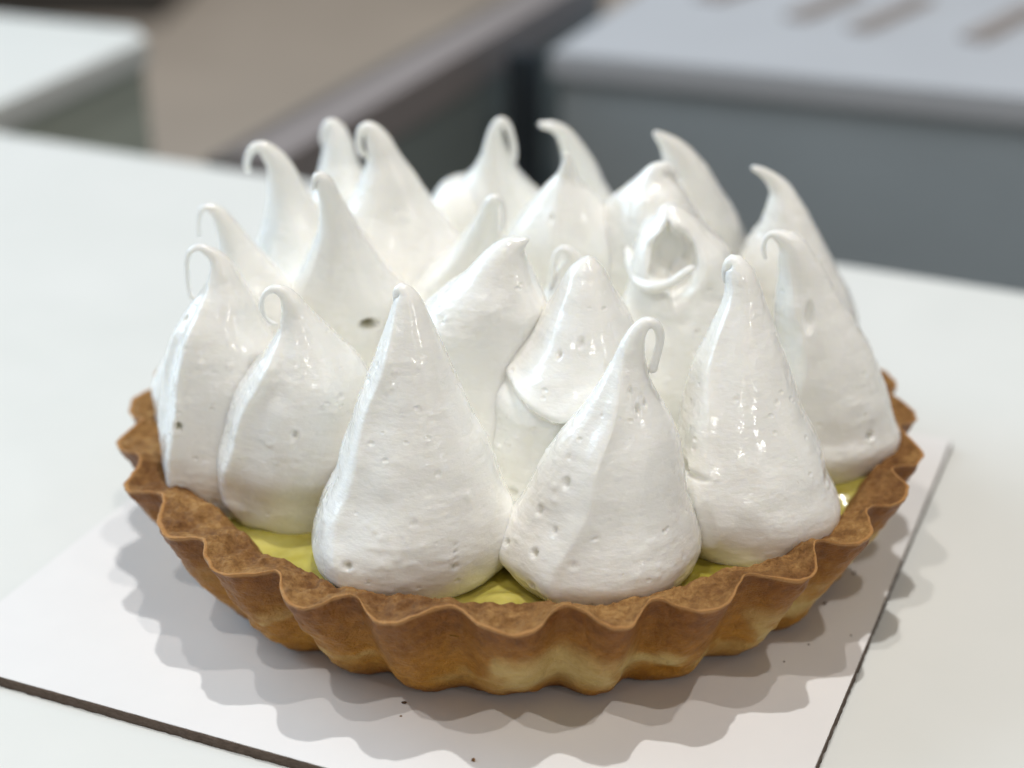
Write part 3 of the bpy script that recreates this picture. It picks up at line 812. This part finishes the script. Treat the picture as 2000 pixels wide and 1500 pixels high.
# hand-placed holes: peak -> (azimuth deg, z mm, radius az mm, radius z mm, depth mm, stained)
HOLES = {
    'I2': [(-70, 51.5, 2.1, 1.1, 5.0, 1)],
    'A1': [(-122, 40, 1.0, .9, 1.6, .55)],
    'A2': [(-95, 44, .8, 1.0, .9, 0), (-60, 28, 1.5, .9, 1.1, .1)],
    'A3': [(-123, 29.5, .8, .8, 1.0, .25), (-60, 29, .6, .6, .8, .15), (-60, 30.6, .35, .35, .5, 0), (-60, 31.9, .3, .3, .5, 0), (-60, 33.1, .25, .25, .4, 0),
           (-88, 38, .5, .5, .5, 0), (-110, 27, .5, .4, .5, 0)],
    'A4': [(-72, 57, .5, 8, .8, 0), (-56, 58, .4, 7, .6, 0), (-86, 60, .4, 6, .4, 0), (-75, 24.0, 1.5, .5, .8, .35), (-99, 23, .5, .6, .7, .1), (-133, 44, .8, 1.3, .8, 0), (-145, 38, .7, 1.2, .8, 0), (-128, 36, .5, .7, .7, 0),
           (-136, 31, .9, .8, .9, .1), (-132, 25.5, .8, .6, .9, 0), (-160, 30, .7, .8, .8, .1), (-100, 36, .6, .35, .5, 0), (-125, 21, 1.3, .7, .6, 0)],
    'A5': [(-152, 39, 2.2, .9, 2.6, .15), (-136, 38.6, 3.4, .7, .8, 0)],
    'A6': [(-98, 58, 1.0, 8, .9, 0), (-55, 32, 1.0, .9, 1.2, .1)],
    'I8': [(-118, 59, .6, 1.5, .6, 0), (-98, 61.5, .7, 1.6, .45, 0), (-125, 30, 1.3, .8, 1.0, .1)],
    'I7': [(-20, 58, .8, 2.2, 1.0, .1)],
    'I4': [(-108, 67, .6, 5, .7, 0)],
    'I6': [(-106, 66.0, 6.0, 8.2, 8.0, 0)],
}
LIPS = {'I8': [(-100, 47.5, 10.5, 2.7, 1.1, -0.10)]}
LABELS = {'I6': 'broken meringue peak with an open hollow', 'I8': 'blunt meringue peak without a curl',
          'Bb': 'low round meringue dollop without a peak', 'I2': 'meringue peak with a small dark hole'}


def catmull(P, n):
    P = np.asarray(P, float)
    d = np.r_[0, np.cumsum(np.maximum(np.linalg.norm(np.diff(P[:, :3], axis=0), axis=1), 1e-3) ** 0.75)]
    t = np.linspace(0, d[-1], n)
    mtan = np.zeros_like(P)
    mtan[1:-1] = (P[2:] - P[:-2]) / (d[2:] - d[:-2])[:, None]
    mtan[0] = (P[1] - P[0]) / (d[1] - d[0])
    mtan[-1] = (P[-1] - P[-2]) / (d[-1] - d[-2])
    i = np.clip(np.searchsorted(d, t, side='right') - 1, 0, len(P) - 2)
    h = (d[i + 1] - d[i])[:, None]
    u = ((t - d[i])[:, None]) / h
    return ((2 * u ** 3 - 3 * u ** 2 + 1) * P[i] + (u ** 3 - 2 * u ** 2 + u) * h * mtan[i]
            + (-2 * u ** 3 + 3 * u ** 2) * P[i + 1] + (u ** 3 - u ** 2) * h * mtan[i + 1])


def spine(nm):
    xb, yb, R, L = PEAKS[nm]
    a_, b_, c_ = (0.84, 0.93, 0.98) if nm in ('A1', 'A2', 'A5') else (0.68, 0.86, 0.965)
    base = [(xb, yb, 18.0, R * a_), (xb, yb, 20.2, R * b_), (xb, yb, 23.2, R * c_), (xb, yb, 27.5, R * 1.0)]
    z0 = L[0][2]
    rest = [q for q in L if q[2] > 30.5]
    if rest[0][2] > 38:
        q = rest[0]
        zz = 23.5
        t1 = 0.5
        base.append((xb + (q[0] - xb) * 0.35, yb + (q[1] - yb) * 0.35, 27.5 + (q[2] - 27.5) * t1, R + (q[3] - R) * 0.42))
    P = np.array(base + list(rest), float)
    # resample evenly in arc length
    D = catmull(P, 900)
    s = np.r_[0, np.cumsum(np.linalg.norm(np.diff(D[:, :3], axis=0), axis=1))]
    n = int(s[-1] / 0.42)
    ss = np.linspace(0, s[-1], n)
    D = np.stack([np.interp(ss, s, D[:, k]) for k in range(4)], -1)
    D[:, 3] = np.maximum(D[:, 3], 0.25)
    # round the tip off
    rem = s[-1] - ss
    r_t = D[:, 3]
    k = np.clip(rem / (r_t * 1.0 + 1e-6), 0, 1)
    D[:, 3] = r_t * np.sqrt(np.clip(1 - (1 - k) ** 2, 0.0004, 1))
    return D


SP = {n: spine(n) for n in PEAKS}


def field(nm, X):
    """distance in mm from points X to the smooth body of peak nm"""
    D = SP[nm][::5]
    out = np.full(len(X), 1e9)
    a, b = D[:-1], D[1:]
    for i in range(len(a)):
        pa, pb = a[i, :3], b[i, :3]
        ab = pb - pa
        t = np.clip(((X - pa) @ ab) / (ab @ ab + 1e-9), 0, 1)
        d = np.linalg.norm(X - (pa + t[:, None] * ab), axis=1) - (a[i, 3] + t * (b[i, 3] - a[i, 3]))
        np.minimum(out, d, out)
    return out


def grid_normals(V):
    du = np.roll(V, -1, 1) - np.roll(V, 1, 1)
    dv = np.empty_like(V)
    dv[1:-1] = V[2:] - V[:-2]
    dv[0] = V[1] - V[0]
    dv[-1] = V[-1] - V[-2]
    n = np.cross(du, dv)
    return n / np.maximum(np.linalg.norm(n, axis=2, keepdims=True), 1e-9)


def bed_height(x, y):
    r = np.hypot(x, y)
    return 18.0 + 13.0 / (1 + np.exp((r - 46) / 3.0)) + 1.0 * vnoise(np.stack([x / 9, y / 9, 0 * x], -1), 2)


def peak_mesh(nm, seed):
    D = SP[nm]
    rng = np.random.RandomState(seed)
    n = len(D)
    nu = 224
    T = np.gradient(D[:, :3], axis=0)
    T /= np.linalg.norm(T, axis=1, keepdims=True)
    # smooth the tangent low down so sections stay level at the base
    w = np.clip((7.0 - D[:, 3]) / 4.5, 0, 1)[:, None]
    w = np.where(np.arange(n)[:, None] > D[:, 2].argmax() - 2, 1, w)
    T = T * w + np.array([0, 0, 1.0]) * (1 - w)
    T /= np.linalg.norm(T, axis=1, keepdims=True)
    ex = np.array([1.0, 0, 0])
    E1, E2 = [], []
    for i in range(n):
        ex = ex - T[i] * (ex @ T[i])
        ex /= np.linalg.norm(ex)
        E1.append(ex.copy())
        E2.append(np.cross(T[i], ex))
    E1, E2 = np.array(E1), np.array(E2)
    th = np.linspace(-np.pi, np.pi, nu, endpoint=False)
    hgt = D[:, 2]
    body = np.clip((D[:, 3] - 2.0) / 4.0, 0, 1)[:, None]         # 0 on the thin curl, 1 on the body
    R = np.repeat(D[:, 3][:, None], nu, 1)
    ph = rng.uniform(0, 6.28, 6)
    zc = hgt[:, None]
    # gentle out-of-round that winds a little on the way up
    R = R * (1 + body * (0.035 * np.cos(2 * (th[None] - ph[0]) + zc * 0.03) + 0.02 * np.cos(3 * (th[None] - ph[1]) - zc * 0.05)
                         + 0.008 * np.cos(7 * (th[None] - ph[2]) + zc * 0.02)))
    for az, amp, wd in RIDGES.get(nm, [(rng.uniform(-170, -10), 0.6, 14)]):
        wav = math.radians(az) + 0.10 * np.sin(zc * 0.13 + ph[3]) + 0.05 * np.sin(zc * 0.31 + ph[4])
        dd = np.angle(np.exp(1j * (th[None] - wav)))
        wr = math.radians(wd)
        prof = np.where(dd > 0, np.exp(-np.abs(dd) / (wr * 0.9)), np.exp(-(dd / (wr * 1.9)) ** 2))
        fade = np.clip((zc - 19) / 6, 0, 1) * np.clip(D[:, 3][:, None] / 9, 0, 1)
        R = R + amp * prof * fade * body
    V = D[:, None, :3] + R[..., None] * (np.cos(th)[None, :, None] * E1[:, None] + np.sin(th)[None, :, None] * E2[:, None])
    N = grid_normals(V)
    # soft union with the neighbours and the bed of meringue
    X = V.reshape(-1, 3)
    push = np.zeros(len(X))
    c0, c1 = X.min(0) - 10, X.max(0) + 10
    for o in PEAKS:
        if o == nm: continue
        Do = SP[o]
        lo = (Do[:, :3] - Do[:, 3:4]).min(0)
        hi = (Do[:, :3] + Do[:, 3:4]).max(0)
        if (lo > c1).any() or (hi < c0).any(): continue
        k = min(KS.get(nm, 16.0), KS.get(o, 16.0))
        sel = np.where(((X > lo - k) & (X < hi + k)).all(1))[0]
        if not len(sel): continue
        d = field(o, X[sel])
        h = np.clip(k - np.abs(d), 0, None)
        push[sel] = np.maximum(push[sel], h * h / (4 * k)) + 0.3 * np.minimum(push[sel], h * h / (4 * k))
    kb = 6.0
    db = X[:, 2] - bed_height(X[:, 0], X[:, 1])
    hb = np.clip(kb - np.abs(db), 0, None)
    inner = np.clip((56 - np.hypot(X[:, 0], X[:, 1])) / 8, 0, 1)
    push = push + inner * hb * hb / (4 * kb)
    push = push.reshape(n, nu)
    for _ in range(3):
        push = (push + np.roll(push, 1, 1) + np.roll(push, -1, 1)) / 3
        pp_ = np.pad(push, ((1, 1), (0, 0)), mode='edge')
        push = (pp_[:-2] + pp_[1:-1] + pp_[2:]) / 3
    push = push * np.clip(D[:, 3][:, None] / 5, 0, 1)
    V = V + N * push[..., None]
    # surface: broad lumps, level streaks left by the whisk, fine grain
    q = V
    rad = np.clip(D[:, 3][:, None] / 10, 0.02, 1)
    lump = fbm(q / np.array([9.0, 9.0, 7.5]), seed, 2) * 0.26
    streak = fbm(q / np.array([5.5, 5.5, 1.15]), seed + 50, 3, 0.55)
    gate = np.clip(vnoise(q / 8.0, seed + 90) + 0.45, 0, 1.2)
    fine = fbm(q / 1.0, seed + 140, 2)
    blob = np.maximum(0, vnoise(q / np.array([1.5, 1.5, .9]), seed + 200) - 0.50) * 0.55
    d = (lump + 0.075 * streak * gate + 0.03 * fine + blob * gate) * np.minimum(1, rad * 1.3)
    # bubbles
    stain = np.zeros((n, nu))
    holes = list(HOLES.get(nm, []))
    front = nm in ('A1', 'A2', 'A3', 'A4', 'A5', 'A6', 'I7', 'I8', 'I2')
    for k in range(9 if front else 4):
        z = rng.uniform(21, max(hgt.max() - 12, 30))
        r1 = rng.choice([0.28, 0.35, 0.45, 0.6], p=[.4, .3, .2, .1])
        holes.append((rng.uniform(-175, -5), z, r1 * rng.uniform(.9, 1.5), r1, r1 * 0.8, 0))
    # folded lips: a ledge that juts out with a hollow under it
    for az, z, ra, dep, out_, tilt in LIPS.get(nm, []):
        i = np.argmin(np.abs(hgt[:hgt.argmax() + 1] - z))
        j = int(((math.radians(az) + np.pi) / (2 * np.pi)) * nu) % nu
        c = V[i, j]
        side = (V[..., 0] - c[0])
        faces = (V[..., 1] < D[:, None, 1] + 2)
        dzm = V[..., 2] - c[2] - tilt * side - 0.035 * side ** 2
        wl_ = np.exp(-(np.abs(side) / ra) ** 3) * faces
        under = 1 / (1 + np.exp(dzm / 0.55)) * np.exp(-np.maximum(0, -dzm - 1.2) / 4.2)
        lip = np.exp(-(np.maximum(0, dzm - 0.2) / 1.9) ** 2) / (1 + np.exp(-dzm / 0.45))
        d = d - dep * under * wl_ + out_ * lip * wl_ * (1 + 0.9 * np.exp(-((side + ra * 0.75) / 2.0) ** 2))
    for az, z, ra, rz, dep, st in holes:
        i = np.argmin(np.abs(hgt[:hgt.argmax() + 1] - z))
        j = int(((math.radians(az) + np.pi) / (2 * np.pi)) * nu) % nu
        c = V[i, j]
        dz = (V[..., 2] - c[2]) / rz
        dh = np.hypot(V[..., 0] - c[0], V[..., 1] - c[1]) / ra
        rr = np.sqrt(dz ** 2 + dh ** 2)
        near = (R > 0) & (rr < 2.5)
        if dep > 7:
            rr = rr * (1 + 0.16 * np.sin(np.arctan2(dz, V[..., 0] - c[0]) * 2 + 0.8)) * (1 + 0.10 * vnoise(V / 4.0, seed + 9))
            w_ = np.exp(-(rr ** 6))
            # scooped straight inwards, so the hollow has a floor of its own
            floor_y = D[:, None, 1] + -0.02 * D[:, None, 3]
            V[..., 1] += np.maximum(0, floor_y - V[..., 1]) * w_ * near
            jag = 1 + 0.08 * vnoise(V / 2.5, seed + 7)
            d = d + near * 0.75 * np.exp(-((rr * jag - 1.09) / 0.09) ** 2) * 0.75
        else:
            d = d - dep * np.exp(-(rr ** 4) * 1.1) + near * 0.13 * min(1, dep) * np.exp(-((rr - 1.35) / 0.28) ** 2)
        if st:
            stain = np.maximum(stain, st * np.exp(-(rr / 0.85) ** 6))
    N = grid_normals(V)
    V = V + N * d[..., None]
    # closed ends
    V = np.concatenate([np.repeat(V[:1].mean(1, keepdims=True), nu, 1), V, np.repeat(V[-1:].mean(1, keepdims=True), nu, 1)], 0)
    mm = grid_mesh('meringue_peak', V / 1000.0)
    at = mm.attributes.new('stain', 'FLOAT', 'POINT')
    at.data.foreach_set('value', np.concatenate([stain[:1], stain, stain[-1:]]).reshape(-1).astype(np.float32))
    return mm


for k, nm in enumerate(PEAKS):
    o = put('meringue_peak', peak_mesh(nm, 100 + k * 7), M_MER, tart)
    if nm in LABELS:
        o['label'] = LABELS[nm]


def strand(pts, parent, seed, on):
    P = np.array(pts, float)
    # lay the strand against its peak
    for i in range(len(P)):
        for _ in range(25):
            P[i, 1] += 0.6 * (field(on, P[i:i + 1, :3])[0] - 0.2)
    D = catmull(P, 90)
    T = np.gradient(D[:, :3], axis=0)
    T /= np.linalg.norm(T, axis=1, keepdims=True)
    ex = np.array([0, 1.0, 0.1])
    th = np.linspace(0, 2 * np.pi, 24, endpoint=False)
    V = np.zeros((90, 24, 3))
    for i in range(90):
        ex = ex - T[i] * (ex @ T[i])
        ex /= np.linalg.norm(ex)
        e2 = np.cross(T[i], ex)
        end = min(i, 89 - i) / 5.0
        r = D[i, 3] * math.sqrt(max(0.001, 1 - max(0, 1 - end) ** 2)) * (1 + 0.12 * math.sin(i * 0.31 + seed))
        V[i] = D[i, :3] + r * (np.cos(th)[:, None] * ex + np.sin(th)[:, None] * e2)
    o = put('meringue_strand', grid_mesh('meringue_strand', V / 1000), M_MER, parent)
    return o


STRANDS = [[(24.52, -6.0, 61.91, 0.78), (25.41, -9.5, 60.24, 1.21), (28.39, -13.5, 60.21, 1.31), (31.95, -14.5, 61.77, 1.19), (35.01, -13.5, 64.01, 0.98), (37.47, -10.0, 65.74, 0.76)]]
for k, s_ in enumerate(STRANDS):
    strand(s_, tart, k, 'I6')


def bed():
    nr, nu = 90, 200
    th = np.linspace(0, 2 * np.pi, nu, endpoint=False)
    V = np.zeros((nr, nu, 3))
    for j in range(nr):
        r = 60.0 * j / (nr - 1)
        x, y = r * np.cos(th), r * np.sin(th)
        z = bed_height(x, y)
        V[j] = np.stack([x, y, z], -1) / 1000
    return grid_mesh('meringue_bed', V)


put('meringue_bed', bed(), M_MER, tart)
